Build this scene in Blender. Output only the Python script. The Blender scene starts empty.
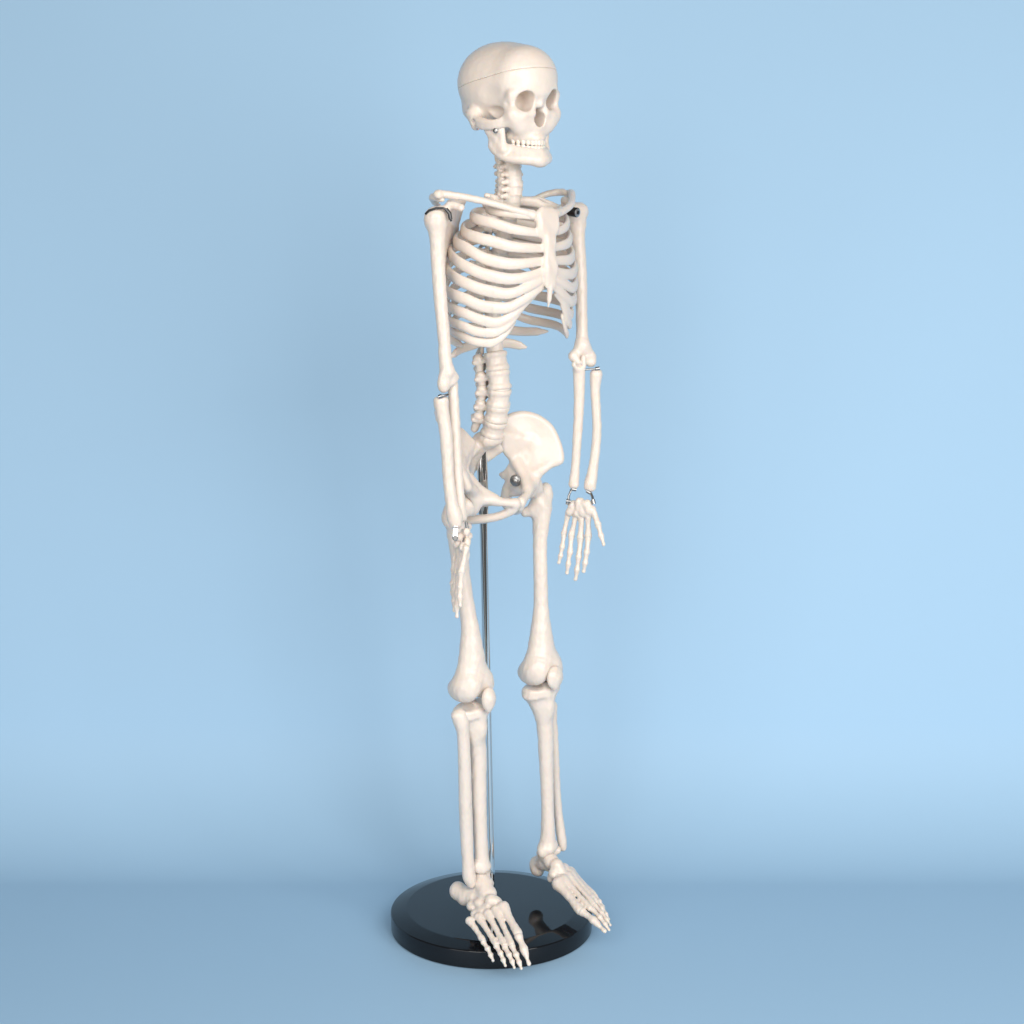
import bpy, math, random
import numpy as np

random.seed(4)
scene = bpy.context.scene
COL = scene.collection
D2R = math.pi / 180

# ---------------------------------------------------------------- camera model (millimetres, built at 0.001)
F_PX, CAM_D, CAM_H, PITCH = 1900.0, 1780.0, 795.0, math.radians(11.66)
CP, SP = math.cos(PITCH), math.sin(PITCH)


def V(*a):
    return np.array(a, dtype=float)


def P(px, py, d):
    """point of the place seen at picture position px, py on the upright plane y = d"""
    x, y = (px - 512) / F_PX, (512 - py) / F_PX
    t = (CAM_D + d) / (CP + y * SP)
    return V(x * t, d, CAM_H + t * (y * CP - SP))


SAG = -28.0        # the sagittal plane of the body: X + Y = SAG


def S(px, py):
    d = SAG
    for _ in range(8):
        d = SAG - P(px, py, d)[0]
    return P(px, py, d)


def unit(v):
    return v / np.linalg.norm(v)


def axes_yaw(deg):
    a = deg * D2R
    return V(math.cos(a), math.sin(a), 0), V(math.sin(a), -math.cos(a), 0), V(0, 0, 1)


LAT, FWD, UP = axes_yaw(45)     # the body's own left, front and up


class Frame:
    def __init__(self, o, l, f, u):
        self.o, self.l, self.f, self.u = o, l, f, u
        self.R = np.array([l, f, u])

    def __call__(self, l, f, u):
        return self.o + l * self.l + f * self.f + u * self.u

    def scaled_mirror(self):
        return Frame(self.o, -self.l, self.f, self.u)


# ---------------------------------------------------------------- implicit surfaces
class Field:
    def __init__(self, h=0.8, k=2.0, zs=1.0, smooth=3, rough=0.13):
        self.rough = rough
        self.h, self.k, self.zs, self.smooth, self.ops = h, k, zs, smooth, []

    def _p(self, p):
        return V(p[0], p[1], p[2] * self.zs)

    def _add(self, lo, hi, fn, sub, k):
        self.ops.append((np.array(lo, float), np.array(hi, float), fn, sub, self.k if k is None else k))

    def seg(self, a, b, ra, rb=None, sub=False, k=None):
        rb = ra if rb is None else rb
        a, b = self._p(a), self._p(b)
        ba = b - a
        bb = max(float(ba @ ba), 1e-9)
        r = max(ra, rb)

        def fn(x, y, z):
            x, y, z = x - a[0], y - a[1], z - a[2]
            t = np.clip((x * ba[0] + y * ba[1] + z * ba[2]) / bb, 0, 1)
            return np.sqrt((x - t * ba[0]) ** 2 + (y - t * ba[1]) ** 2 + (z - t * ba[2]) ** 2) - (ra + t * (rb - ra))
        self._add(np.minimum(a, b) - r, np.maximum(a, b) + r, fn, sub, k)
        return self

    def tube(self, pts, rad, sub=False, k=None, n=0):
        """one tapering limb along a polyline (smoothed when n > 0)"""
        if n:
            pts, rad = smooth_path(pts, rad, n)
        q = np.array([self._p(p) for p in pts])
        r = np.array(rad, float)

        def fn(x, y, z):
            best = None
            for i in range(len(q) - 1):
                a, ba = q[i], q[i + 1] - q[i]
                bb = max(float(ba @ ba), 1e-9)
                u, v, w = x - a[0], y - a[1], z - a[2]
                t = np.clip((u * ba[0] + v * ba[1] + w * ba[2]) / bb, 0, 1)
                d = np.sqrt((u - t * ba[0]) ** 2 + (v - t * ba[1]) ** 2 + (w - t * ba[2]) ** 2) - (r[i] + t * (r[i + 1] - r[i]))
                best = d if best is None else np.minimum(best, d)
            return best
        self._add((q - r[:, None]).min(0), (q + r[:, None]).max(0), fn, sub, k)
        return self

    def ell(self, c, r, R=None, sub=False, k=None):
        c = self._p(c)
        R = np.eye(3) if R is None else np.array(R)
        r = V(*r)
        e = np.sqrt(((R * r[:, None]) ** 2).sum(0))

        def fn(x, y, z):
            x, y, z = x - c[0], y - c[1], z - c[2]
            q = [(R[i][0] * x + R[i][1] * y + R[i][2] * z) for i in range(3)]
            k0 = np.sqrt(sum((q[i] / r[i]) ** 2 for i in range(3)))
            k1 = np.sqrt(sum((q[i] / r[i] ** 2) ** 2 for i in range(3))) + 1e-9
            return k0 * (k0 - 1) / k1
        self._add(c - e, c + e, fn, sub, k)
        return self

    def box(self, c, hs, R=None, rnd=1.0, sub=False, k=None):
        c = self._p(c)
        R = np.eye(3) if R is None else np.array(R)
        hs = V(*hs)
        e = np.abs(R * hs[:, None]).sum(0)

        def fn(x, y, z):
            x, y, z = x - c[0], y - c[1], z - c[2]
            q = [np.abs(R[i][0] * x + R[i][1] * y + R[i][2] * z) - (hs[i] - rnd) for i in range(3)]
            out = np.sqrt(sum(np.maximum(v, 0) ** 2 for v in q))
            return out + np.minimum(np.maximum(np.maximum(q[0], q[1]), q[2]), 0) - rnd
        self._add(c - e, c + e, fn, sub, k)
        return self

    def disc(self, c, axis, r1, r2, hh, lat, rnd=1.0, sub=False, k=None):
        """short elliptic cylinder along axis (r1 along lat)"""
        c = self._p(c)
        axis = unit(axis)
        lat = unit(lat - (lat @ axis) * axis)
        fw = np.cross(axis, lat)
        m = max(r1, r2, hh) * 1.3

        def fn(x, y, z):
            x, y, z = x - c[0], y - c[1], z - c[2]
            p = lat[0] * x + lat[1] * y + lat[2] * z
            q = fw[0] * x + fw[1] * y + fw[2] * z
            w = np.abs(axis[0] * x + axis[1] * y + axis[2] * z) - hh + rnd
            rr = (np.sqrt((p / r1) ** 2 + (q / r2) ** 2) - 1) * min(r1, r2) + rnd
            return np.sqrt(np.maximum(rr, 0) ** 2 + np.maximum(w, 0) ** 2) + np.minimum(np.maximum(rr, w), 0) - rnd
        self._add(c - m, c + m, fn, sub, k)
        return self

    def tri(self, a, b, c, r, sub=False, k=None):
        a, b, c = self._p(a), self._p(b), self._p(c)
        ba, cb, ac = b - a, c - b, a - c
        n = np.cross(ba, ac)
        nn = float(n @ n)
        e = [np.cross(ba, n), np.cross(cb, n), np.cross(ac, n)]

        def fn(x, y, z):
            pa = (x - a[0], y - a[1], z - a[2])
            pb = (x - b[0], y - b[1], z - b[2])
            pc = (x - c[0], y - c[1], z - c[2])
            dot = lambda v, p: v[0] * p[0] + v[1] * p[1] + v[2] * p[2]
            s = np.sign(dot(e[0], pa)) + np.sign(dot(e[1], pb)) + np.sign(dot(e[2], pc))

            def edge(p, v):
                t = np.clip(dot(v, p) / float(v @ v), 0, 1)
                return (p[0] - t * v[0]) ** 2 + (p[1] - t * v[1]) ** 2 + (p[2] - t * v[2]) ** 2
            d1 = np.minimum(np.minimum(edge(pa, ba), edge(pb, cb)), edge(pc, ac))
            d2 = dot(n, pa) ** 2 / nn
            return np.sqrt(np.where(s < 2, d1, d2)) - r
        self._add(np.minimum(np.minimum(a, b), c) - r, np.maximum(np.maximum(a, b), c) + r, fn, sub, k)
        return self

    def plane(self, p, n, k=0.3):
        """cut away what lies on the side n points to"""
        p, n = self._p(p), unit(n)

        def fn(x, y, z):
            return -((x - p[0]) * n[0] + (y - p[1]) * n[1] + (z - p[2]) * n[2])
        self.ops.append((None, None, fn, True, k))
        return self

    def mesh(self):
        h = self.h
        adds = [o for o in self.ops if not o[3]]
        lo = np.min([o[0] for o in adds], 0) - 3 * h - self.k
        hi = np.max([o[1] for o in adds], 0) + 3 * h + self.k
        n = np.ceil((hi - lo) / h).astype(int) + 1
        ax = [lo[i] + h * np.arange(n[i]) for i in range(3)]
        ax = [a.astype(np.float32) for a in ax]
        G = np.full(n, 12.0, np.float32)
        for l, u, fn, sub, k in self.ops:
            if l is None:
                i0, i1 = np.zeros(3, int), n
            else:
                m = k + 2.5 * h
                i0 = np.clip(np.floor((l - m - lo) / h).astype(int), 0, n)
                i1 = np.clip(np.ceil((u + m - lo) / h).astype(int) + 1, 0, n)
            if (i1 <= i0).any():
                continue
            sl = tuple(slice(i0[j], i1[j]) for j in range(3))
            d = fn(ax[0][sl[0]][:, None, None], ax[1][sl[1]][None, :, None], ax[2][sl[2]][None, None, :])
            d = d.astype(np.float32)
            g = G[sl]
            kk = max(k, 1e-3)
            if sub:
                q = np.maximum(kk - np.abs(g + d), 0) / kk
                G[sl] = np.maximum(g, -d) + q * q * kk * 0.25
            else:
                q = np.maximum(kk - np.abs(g - d), 0) / kk
                G[sl] = np.minimum(g, d) - q * q * kk * 0.25
        if self.rough:
            G += self.rough * ripple(ax[0], ax[1], ax[2] / self.zs)
        v, f = surface_nets(G, lo, h)
        v = taubin(v, f, self.smooth)
        v[:, 2] /= self.zs
        return v, f


_rs = np.random.RandomState(11)
WAVES = []
for _i in range(16):
    _d = _rs.normal(size=3)
    _d /= np.linalg.norm(_d)
    WAVES.append((_d * 2 * math.pi / _rs.uniform(5.0, 17), _rs.uniform(0, 6.28)))


def ripple(x, y, z):
    """small uneven swellings of a moulded surface"""
    out = np.zeros((len(x), len(y), len(z)), np.float32)
    for i in range(0, len(WAVES), 2):
        w = []
        for d, ph in WAVES[i:i + 2]:
            a, b, c = (x * d[0] + ph).astype(np.float32), (y * d[1]).astype(np.float32), (z * d[2]).astype(np.float32)
            w.append(np.sin(a[:, None, None] + b[None, :, None] + c[None, None, :]))
        out += w[0] * w[1] + 0.35 * w[0]
    return out * 0.5


def taubin(v, f, n):
    """smooth without shrinking"""
    if n == 0:
        return v
    e = np.concatenate([f[:, [0, 1]], f[:, [1, 2]], f[:, [2, 3]], f[:, [3, 0]]])
    i, j = e[:, 0], e[:, 1]
    deg = np.bincount(i, minlength=len(v)) + np.bincount(j, minlength=len(v))
    deg = np.maximum(deg, 1)
    for it in range(2 * n):
        lam = 0.6 if it % 2 == 0 else -0.63
        a = np.stack([np.bincount(i, v[j, c], len(v)) + np.bincount(j, v[i, c], len(v)) for c in range(3)], 1)
        v = v + lam * (a / deg[:, None] - v)
    return v


def surface_nets(G, lo, h):
    s = G < 0
    n = np.array(G.shape)
    cnt = np.zeros(n - 1, np.int8)
    for i in (0, 1):
        for j in (0, 1):
            for k in (0, 1):
                cnt += s[i:n[0] - 1 + i, j:n[1] - 1 + j, k:n[2] - 1 + k]
    act = (cnt > 0) & (cnt < 8)
    idx = np.argwhere(act)
    ids = np.full(n - 1, -1, np.int64)
    ids[act] = np.arange(len(idx))
    corner = [(i, j, k) for i in (0, 1) for j in (0, 1) for k in (0, 1)]
    val = {c: G[idx[:, 0] + c[0], idx[:, 1] + c[1], idx[:, 2] + c[2]] for c in corner}
    acc = np.zeros((len(idx), 3))
    num = np.zeros(len(idx))
    for c in corner:
        for a in range(3):
            if c[a] == 0:
                e = list(c)
                e[a] = 1
                v0, v1 = val[c], val[tuple(e)]
                x = (v0 < 0) != (v1 < 0)
                den = np.where(x, v0 - v1, 1)
                t = np.where(x, v0 / den, 0)
                p = np.tile(np.array(c, float), (len(idx), 1))
                p[:, a] = t
                acc += p * x[:, None]
                num += x
    vert = lo + h * (idx + acc / num[:, None])
    faces = []
    for a in range(3):
        b, c = (a + 1) % 3, (a + 2) % 3
        sl0 = [slice(None)] * 3
        sl1 = [slice(None)] * 3
        sl0[a], sl1[a] = slice(0, n[a] - 1), slice(1, n[a])
        s0, s1 = s[tuple(sl0)], s[tuple(sl1)]
        e = np.argwhere(s0 != s1)
        e = e[(e[:, b] > 0) & (e[:, c] > 0) & (e[:, b] < n[b] - 1) & (e[:, c] < n[c] - 1)]
        flip = ~s0[e[:, 0], e[:, 1], e[:, 2]]
        q = []
        for ob, oc in ((0, 0), (1, 0), (1, 1), (0, 1)):
            m = e.copy()
            m[:, b] -= 1 - ob
            m[:, c] -= 1 - oc
            q.append(ids[m[:, 0], m[:, 1], m[:, 2]])
        q = np.stack(q, 1)
        q[flip] = q[flip][:, ::-1]
        faces.append(q)
    return vert, np.concatenate(faces)


def catmull(p, n):
    p = np.array(p, float)
    if p.ndim == 1:
        p = p[:, None]
    q = np.vstack([2 * p[0] - p[1], p, 2 * p[-1] - p[-2]])
    out = []
    for i in range(1, len(q) - 2):
        for t in np.arange(n) / n:
            a, b, c, d = q[i - 1], q[i], q[i + 1], q[i + 2]
            out.append(0.5 * (2 * b + (c - a) * t + (2 * a - 5 * b + 4 * c - d) * t * t + (3 * b - a - 3 * c + d) * t ** 3))
    out.append(p[-1])
    return np.array(out)


def smooth_path(pts, rad, n):
    return list(catmull(pts, n)), list(catmull(rad, n)[:, 0])


def pl(*rows):
    """rows of (px, py, d, r): a list of points and a list of radii"""
    return [P(*r[:3]) for r in rows], [r[3] for r in rows]


# ---------------------------------------------------------------- materials
def nodes_of(name):
    m = bpy.data.materials.new(name)
    m.use_nodes = True
    nt = m.node_tree
    return m, nt, nt.nodes['Principled BSDF']


def noise_bump(nt, bsdf, scale, strength, dist, detail=3):
    tc = nt.nodes.new('ShaderNodeNewGeometry')
    nz = nt.nodes.new('ShaderNodeTexNoise')
    nz.inputs['Scale'].default_value = scale
    nz.inputs['Detail'].default_value = detail
    nt.links.new(tc.outputs['Position'], nz.inputs['Vector'])
    bp = nt.nodes.new('ShaderNodeBump')
    bp.inputs['Strength'].default_value = strength
    bp.inputs['Distance'].default_value = dist
    nt.links.new(nz.outputs['Fac'], bp.inputs['Height'])
    nt.links.new(bp.outputs['Normal'], bsdf.inputs['Normal'])
    return tc, nz


def bone_material(name, col, rough=0.28, bump=0.35):
    m, nt, b = nodes_of(name)
    b.inputs['Roughness'].default_value = rough
    b.inputs['IOR'].default_value = 1.45
    b.inputs['Subsurface Weight'].default_value = 0.4
    b.inputs['Subsurface Radius'].default_value = (1.0, 0.55, 0.28)
    b.inputs['Subsurface Scale'].default_value = 0.0045
    tc, nz = noise_bump(nt, b, 190, bump, 0.0007, 6)
    big = nt.nodes.new('ShaderNodeTexNoise')
    big.inputs['Scale'].default_value = 45
    big.inputs['Detail'].default_value = 4
    nt.links.new(tc.outputs['Position'], big.inputs['Vector'])
    rp = nt.nodes.new('ShaderNodeValToRGB')
    rp.color_ramp.elements[0].position = 0.3
    rp.color_ramp.elements[1].position = 0.7
    rp.color_ramp.elements[0].color = (col[0] * 0.985, col[1] * 0.972, col[2] * 0.955, 1)
    rp.color_ramp.elements[1].color = (*col, 1)
    nt.links.new(big.outputs['Fac'], rp.inputs['Fac'])
    nt.links.new(rp.outputs['Color'], b.inputs['Base Color'])
    return m


M_BONE = bone_material('ivory_plastic', (0.72, 0.634, 0.564))
M_TOOTH = bone_material('tooth_plastic', (0.77, 0.68, 0.60), 0.3, 0.05)


def metal(name, col, rough):
    m, nt, b = nodes_of(name)
    b.inputs['Base Color'].default_value = (*col, 1)
    b.inputs['Metallic'].default_value = 1
    b.inputs['Roughness'].default_value = rough
    noise_bump(nt, b, 400, 0.03, 0.0002)
    return m


M_CHROME = metal('chrome', (0.82, 0.82, 0.81), 0.05)
M_STEEL = metal('dull_steel', (0.36, 0.355, 0.35), 0.34)
M_ZINC = metal('zinc_steel', (0.55, 0.54, 0.53), 0.42)
M_BRIGHT = metal('bright_steel', (0.86, 0.86, 0.85), 0.5)
M_DARKSTEEL = metal('dark_steel', (0.08, 0.08, 0.082), 0.34)

M_BLACK, nt, b = nodes_of('gloss_black_plastic')
b.inputs['Base Color'].default_value = (0.006, 0.007, 0.009, 1)
b.inputs['Roughness'].default_value = 0.05
b.inputs['IOR'].default_value = 1.4
nzb = nt.nodes.new('ShaderNodeTexNoise')
nzb.inputs['Scale'].default_value = 60
nzb.inputs['Detail'].default_value = 6
mr = nt.nodes.new('ShaderNodeMapRange')
mr.inputs['To Min'].default_value = 0.03
mr.inputs['To Max'].default_value = 0.09
nt.links.new(nzb.outputs['Fac'], mr.inputs['Value'])
nt.links.new(mr.outputs['Result'], b.inputs['Roughness'])

M_BLUE, nt, b = nodes_of('blue_paper')
b.inputs['Roughness'].default_value = 0.62
b.inputs['Specular IOR Level'].default_value = 0.35
tc, nz = noise_bump(nt, b, 900, 0.06, 0.0004)
big = nt.nodes.new('ShaderNodeTexNoise')
big.inputs['Scale'].default_value = 3.0
nt.links.new(tc.outputs['Position'], big.inputs['Vector'])
mx = nt.nodes.new('ShaderNodeMix')
mx.data_type = 'RGBA'
mx.inputs['A'].default_value = (0.334, 0.513, 0.682, 1)
mx.inputs['B'].default_value = (0.341, 0.521, 0.69, 1)
nt.links.new(big.outputs['Fac'], mx.inputs['Factor'])
nt.links.new(mx.outputs['Result'], b.inputs['Base Color'])


# ---------------------------------------------------------------- scene objects
def empty(name, loc, label, cat):
    o = bpy.data.objects.new(name, None)
    COL.objects.link(o)
    o.location = loc
    o.empty_display_size = 0.05
    o['label'], o['category'] = label, cat
    return o


def world_loc(o):
    p = V(*o.location)
    while o.parent:
        o = o.parent
        p = p + V(*o.location)
    return p


def obj(name, vf, mat, parent=None, label=None, smooth=True):
    """link vertices (millimetres, place coordinates) and faces as one mesh object under parent"""
    v, f = vf
    v = np.asarray(v, float) * 0.001
    c = (v.min(0) + v.max(0)) / 2
    me = bpy.data.meshes.new(name)
    if isinstance(f, np.ndarray) and f.shape[1] == 4:
        me.vertices.add(len(v))
        me.vertices.foreach_set('co', (v - c).astype(np.float32).ravel())
        nf = len(f)
        me.loops.add(nf * 4)
        me.loops.foreach_set('vertex_index', f.astype(np.int32).ravel())
        me.polygons.add(nf)
        me.polygons.foreach_set('loop_start', np.arange(0, nf * 4, 4, dtype=np.int32))
        me.update(calc_edges=True)
        me.validate()
    else:
        me.from_pydata((v - c).tolist(), [], [list(map(int, q)) for q in f])
        me.update()
    if smooth:
        me.polygons.foreach_set('use_smooth', np.ones(len(me.polygons), bool))
    me.materials.append(mat)
    o = bpy.data.objects.new(name, me)
    COL.objects.link(o)
    if parent is not None:
        o.parent = parent
        c = c - world_loc(parent)
    o.location = c
    if label:
        o['label'] = label
    if smooth and not isinstance(f, np.ndarray):
        md = o.modifiers.new('edges', 'EDGE_SPLIT')
        md.split_angle = 40 * D2R
    return o


def mirror(vf, frame_o, lat):
    """the same surface reflected across the plane through frame_o with normal lat"""
    v, f = vf
    w = v - 2 * ((v - frame_o) @ lat)[:, None] * lat
    return w, (f[:, ::-1] if isinstance(f, np.ndarray) else [q[::-1] for q in f])


def lathe(axis_o, axis_d, prof, n=48, flat=False):
    """surface of revolution; prof = (along, radius) rows"""
    axis_d = unit(axis_d)
    a = unit(np.cross(axis_d, V(0.3, 1, 0.2)))
    b2 = np.cross(axis_d, a)
    vs, fs = [], []
    for s, r in prof:
        for i in range(n):
            t = 2 * math.pi * i / n
            vs.append(axis_o + s * axis_d + r * (math.cos(t) * a + math.sin(t) * b2))
    for j in range(len(prof) - 1):
        for i in range(n):
            k = (i + 1) % n
            fs.append([j * n + i, j * n + k, (j + 1) * n + k, (j + 1) * n + i])
    fs.append(list(range(n))[::-1])
    fs.append([(len(prof) - 1) * n + i for i in range(n)])
    return np.array(vs), fs


def rod(pts, r, n=12):
    """bent wire of round section"""
    pts = [np.asarray(p, float) for p in pts]
    vs, fs = [], []
    ref = V(0.31, 0.55, 0.77)
    for i, p in enumerate(pts):
        t = unit(pts[min(i + 1, len(pts) - 1)] - pts[max(i - 1, 0)])
        a = unit(np.cross(t, ref))
        b2 = np.cross(t, a)
        rr = r[i] if isinstance(r, (list, tuple)) else r
        for j in range(n):
            w = 2 * math.pi * j / n
            vs.append(p + rr * (math.cos(w) * a + math.sin(w) * b2))
    for i in range(len(pts) - 1):
        for j in range(n):
            k = (j + 1) % n
            fs.append([i * n + j, i * n + k, (i + 1) * n + k, (i + 1) * n + j])
    fs.append(list(range(n))[::-1])
    fs.append([(len(pts) - 1) * n + j for j in range(n)])
    return np.array(vs), fs


def join(*vfs):
    vs, fs, o = [], [], 0
    for v, f in vfs:
        vs.append(np.asarray(v))
        fs += [[int(i) + o for i in q] for q in f]
        o += len(v)
    return np.vstack(vs), fs


def sweep(pts, hh, th, nrm, m=14):
    """ribbon with rounded section: half height hh, half thickness th; nrm = outward normal at each point"""
    n = len(pts)
    vs, fs = [], []
    for i in range(n):
        t = unit(pts[min(i + 1, n - 1)] - pts[max(i - 1, 0)])
        o = unit(nrm[i] - (nrm[i] @ t) * t)
        u = np.cross(t, o)
        for j in range(m):
            w = 2 * math.pi * j / m
            cu, cs = math.cos(w), math.sin(w)
            ex = 0.8
            a = math.copysign(abs(cu) ** ex, cu)
            b2 = math.copysign(abs(cs) ** ex, cs)
            vs.append(pts[i] + a * hh[i] * u + b2 * th[i] * o)
    for i in range(n - 1):
        for j in range(m):
            k = (j + 1) % m
            fs.append([i * m + j, i * m + k, (i + 1) * m + k, (i + 1) * m + j])
    fs.append(list(range(m))[::-1])
    fs.append([(n - 1) * m + j for j in range(m)])
    # outward orientation check
    vs = np.array(vs)
    q = fs[0]
    nn = np.cross(vs[q[1]] - vs[q[0]], vs[q[2]] - vs[q[0]])
    if nn @ (vs[q].mean(0) - pts[0]) < 0:
        fs = [x[::-1] for x in fs]
    return vs, fs


# ================================================================ setting: one seamless blue sweep
def backdrop():
    prof = [(-750, 0), (-100, 0)]
    y0, R, lean = 112, 170, 14 * D2R          # the paper leans back a little above the bend
    for i in range(0, 33):
        a = i / 32 * (math.pi / 2 - lean)
        prof.append((y0 + R * math.sin(a), R - R * math.cos(a)))
    y1, z1 = prof[-1]
    for z in (300, 700, 1500):
        prof.append((y1 + (z - z1) * math.tan(lean), z))
    xs = np.linspace(-1700, 1700, 9)
    vs = np.array([[x, y, z] for y, z in prof for x in xs])
    m = len(xs)
    fs = [[i * m + j, i * m + j + 1, (i + 1) * m + j + 1, (i + 1) * m + j] for i in range(len(prof) - 1) for j in range(m - 1)]
    o = obj('backdrop', (vs, fs), M_BLUE)
    o['kind'] = 'structure'
    o['label'] = 'seamless pale blue paper sweep under and behind the skeleton'
    o['category'] = 'backdrop'


backdrop()

# ================================================================ stand
BASE = P(491.5, 912, 0)
ZT = 22.5
BY = 9.0
BX = BASE[0]
stand = empty('display_stand', (BX * 0.001, BY * 0.001, 0), 'round glossy black base with a slim chrome pole rising from its middle', 'stand')
c0 = V(BX, BY, 0)
prof = [(0.5, 98), (0.5, 99.6), (1.3, 100.9), (ZT - 4.7, 101.1), (ZT - 4.0, 100.8), (ZT - 3.5, 99.9), (ZT - 0.35, 86.2), (ZT - 0.08, 85.2), (ZT, 84)]
o = obj('base', lathe(c0, UP, prof, 160), M_BLACK, stand)
POLE_TOP = S(482, 449)
POLE_BOT = V(BX, BY, ZT - 2)
pd = unit(POLE_TOP - POLE_BOT)
plen = np.linalg.norm(POLE_TOP - POLE_BOT)
obj('pole', lathe(POLE_BOT, pd, [(0, 4.0), (plen - 72, 4.0), (plen - 71.5, 4.0)], 32), M_CHROME, stand)
obj('pole_sleeve', lathe(POLE_BOT, pd, [(plen - 72, 4.5), (plen - 71.5, 5.1), (plen - 0.5, 5.1), (plen + 4, 5.1)], 32), M_CHROME, stand)
obj('collar', lathe(POLE_BOT, pd, [(2, 6.2), (5.2, 6.2), (6, 5.4)], 32), M_BLACK, stand)

# ================================================================ skeleton
sk_o = S(498, 494)
skel = empty('anatomical_skeleton', (sk_o[0] * 0.001, sk_o[1] * 0.001, 0.02),
             'ivory plastic human skeleton model hanging upright on the chrome pole', 'skeleton')


def part(name, field_or_vf, parent=skel, mat=M_BONE, label=None):
    vf = field_or_vf.mesh() if isinstance(field_or_vf, Field) else field_or_vf
    return obj(name, vf, mat, parent, label)


# ---------------------------------------------------------------- skull
sl, sf, su = axes_yaw(43)
HC = S(505.5, 83)
H = Frame(HC, sl, sf, su)
HR = H.R
cut_n = unit(H.R.T @ V(0, -0.235, 1))
cut_p = H(0, 0, 1.4)


def arch(l_max, f_front, f_back, n):
    pts = []
    for i in range(n):
        w = (i + 0.5) / n * 2 - 1
        a = w * 1.25
        pts.append((l_max * math.sin(a) / math.sin(1.25), f_back + (f_front - f_back) * (math.cos(a) - math.cos(1.25)) / (1 - math.cos(1.25)), a))
    return pts


def cranium_field():
    F = Field(0.8, 5, rough=0.04)
    F.ell(H(0, 3.0, -0.6), (36.8, 46.5, 36.6), HR)
    F.ell(H(0, -12, 0), (36.5, 31, 32), HR, k=10)
    F.ell(H(0, 28.5, 4), (31, 20.5, 27), HR, k=8)
    F.ell(H(0, -14, -24), (29, 30, 15), HR, k=8)
    for s in (-1, 1):
        F.tube([H(s * 26.0, 37.6, -10), H(s * 17, 42.5, -5.5), H(s * 5, 44.5, -7.5), H(0, 44.5, -8)], [2.4, 3.4, 3.8, 3.8], k=6)
        F.tube([H(s * 26.0, 37.6, -10), H(s * 26.3, 37.4, -18), H(s * 25.6, 37.8, -25)], [2.8, 2.8, 3.3], k=4)
        F.tube([H(s * 26.2, 38, -26.5), H(s * 17, 42, -28), H(s * 8, 43.5, -27)], [4.2, 3.8, 3.2], k=4)
        F.ell(H(s * 22.5, 36.5, -31), (8, 6.5, 6.5), HR, k=5)
        F.tube([H(s * 26.5, 36, -12), H(s * 27.5, 30, -18), H(s * 26.5, 34, -27)], [3.0, 3.0, 4.0], k=5)
        F.tube([H(s * 6.5, 41, -12), H(s * 6.5, 42, -20), H(s * 9, 42.5, -27)], [3.4, 3.4, 3.2], k=3)
        F.tube([H(s * 27, 31, -30), H(s * 33, 20, -33.5), H(s * 35.5, 8, -34), H(s * 34.5, -3, -32)], [4.6, 3.6, 3.4, 4], k=3, n=3)
        F.tube([H(s * 26, 32, -34), H(s * 32, 21, -38), H(s * 34.5, 8, -38.5), H(s * 34, 0, -37)], [4.2, 3.4, 3.0, 2.8], k=3, n=3)
        F.tube([H(s * 31, -8, -28), H(s * 30.5, -6, -37.5)], [7.5, 4.6], k=4)
        # wall behind the eye
        F.ell(H(s * 22, 21, -22), (9, 15, 12), HR, k=4)
    F.tube([H(0, 43.0, -8), H(0, 43.6, -14), H(0, 44.6, -18.5)], [4.4, 4.0, 3.6], k=3)
    F.ell(H(0, 28, -36), (19, 18, 13), HR, k=5)
    F.ell(H(0, 30, -44), (16, 13, 9), HR, k=5)
    F.tube([H(l, f - 3.6, -48.4 - 2.2 * (f - 46) / 22) for l, f, a_ in arch(15, 46.3, 22, 12)], [4.6] * 12, k=3)
    F.tube([H(l * 0.86, f - 5.5, -50.5 - 2.2 * (f - 46) / 22) for l, f, a_ in arch(15, 46.3, 22, 12)], [4.0] * 12, k=2)
    F.ell(H(0, 18, -41), (13, 14, 10), HR, k=3)
    F.ell(H(0, 18, -50), (15.0, 13.5, 8.5), HR, k=3)
    for s in (-1, 1):
        F.ell(H(s * 15, 35.5, -36), (10, 8.5, 9.5), HR, k=6)
    for s in (-1, 1):
        F.box(H(s * 16.0 - 0.4, 46, -15.6 + s * 0.8), (8.5, 24, 8.9), [unit(sl * 0.99 + s * sf * -0.1), unit(sf * 0.99 + s * sl * 0.1), su], 8.2, sub=True, k=1.0)
        F.ell(H(s * 41, 20, -16), (9, 14, 15), HR, sub=True, k=5)
        F.ell(H(s * 33.5, 19, -26), (9.5, 12.5, 6.2), HR, sub=True, k=1.6)
        F.ell(H(s * 34, 24, -33), (4.5, 9, 9), HR, sub=True, k=2) if False else None
        F.ell(H(s * 37.5, -2, -35), (3.2, 3, 3), HR, sub=True, k=2)
    F.ell(H(0, 40, -31.5), (6.6, 27, 7.4), HR, sub=True, k=0.8)
    F.ell(H(0, 40, -27), (3.8, 27, 4.6), HR, sub=True, k=0.8)
    return F


lower = cranium_field().plane(cut_p, cut_n, 0.02)
capf = cranium_field().plane(cut_p, -cut_n, 0.02)
skull = part('skull', lower)
obj('skull_cap', capf.mesh(), M_BONE, skull)


def teeth(u, hh, lean, drop):
    F = Field(0.5, 0.5, 1.0, 1, 0.04)
    for l, f, a in arch(15.5, 45.6, 23.5, 14):
        r = 1.8 if abs(a) < 0.75 else 2.15
        uu = u - drop * (46 - f) / 22
        F.tube([H(l, f, uu + hh), H(l * 0.99, f + lean, uu - hh)], [r * 1.02, r * 0.92], k=1.3)
    return F


part('teeth_row', teeth(-52.8, 1.1, 0.1, -2.2), skull, M_TOOTH)

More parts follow.
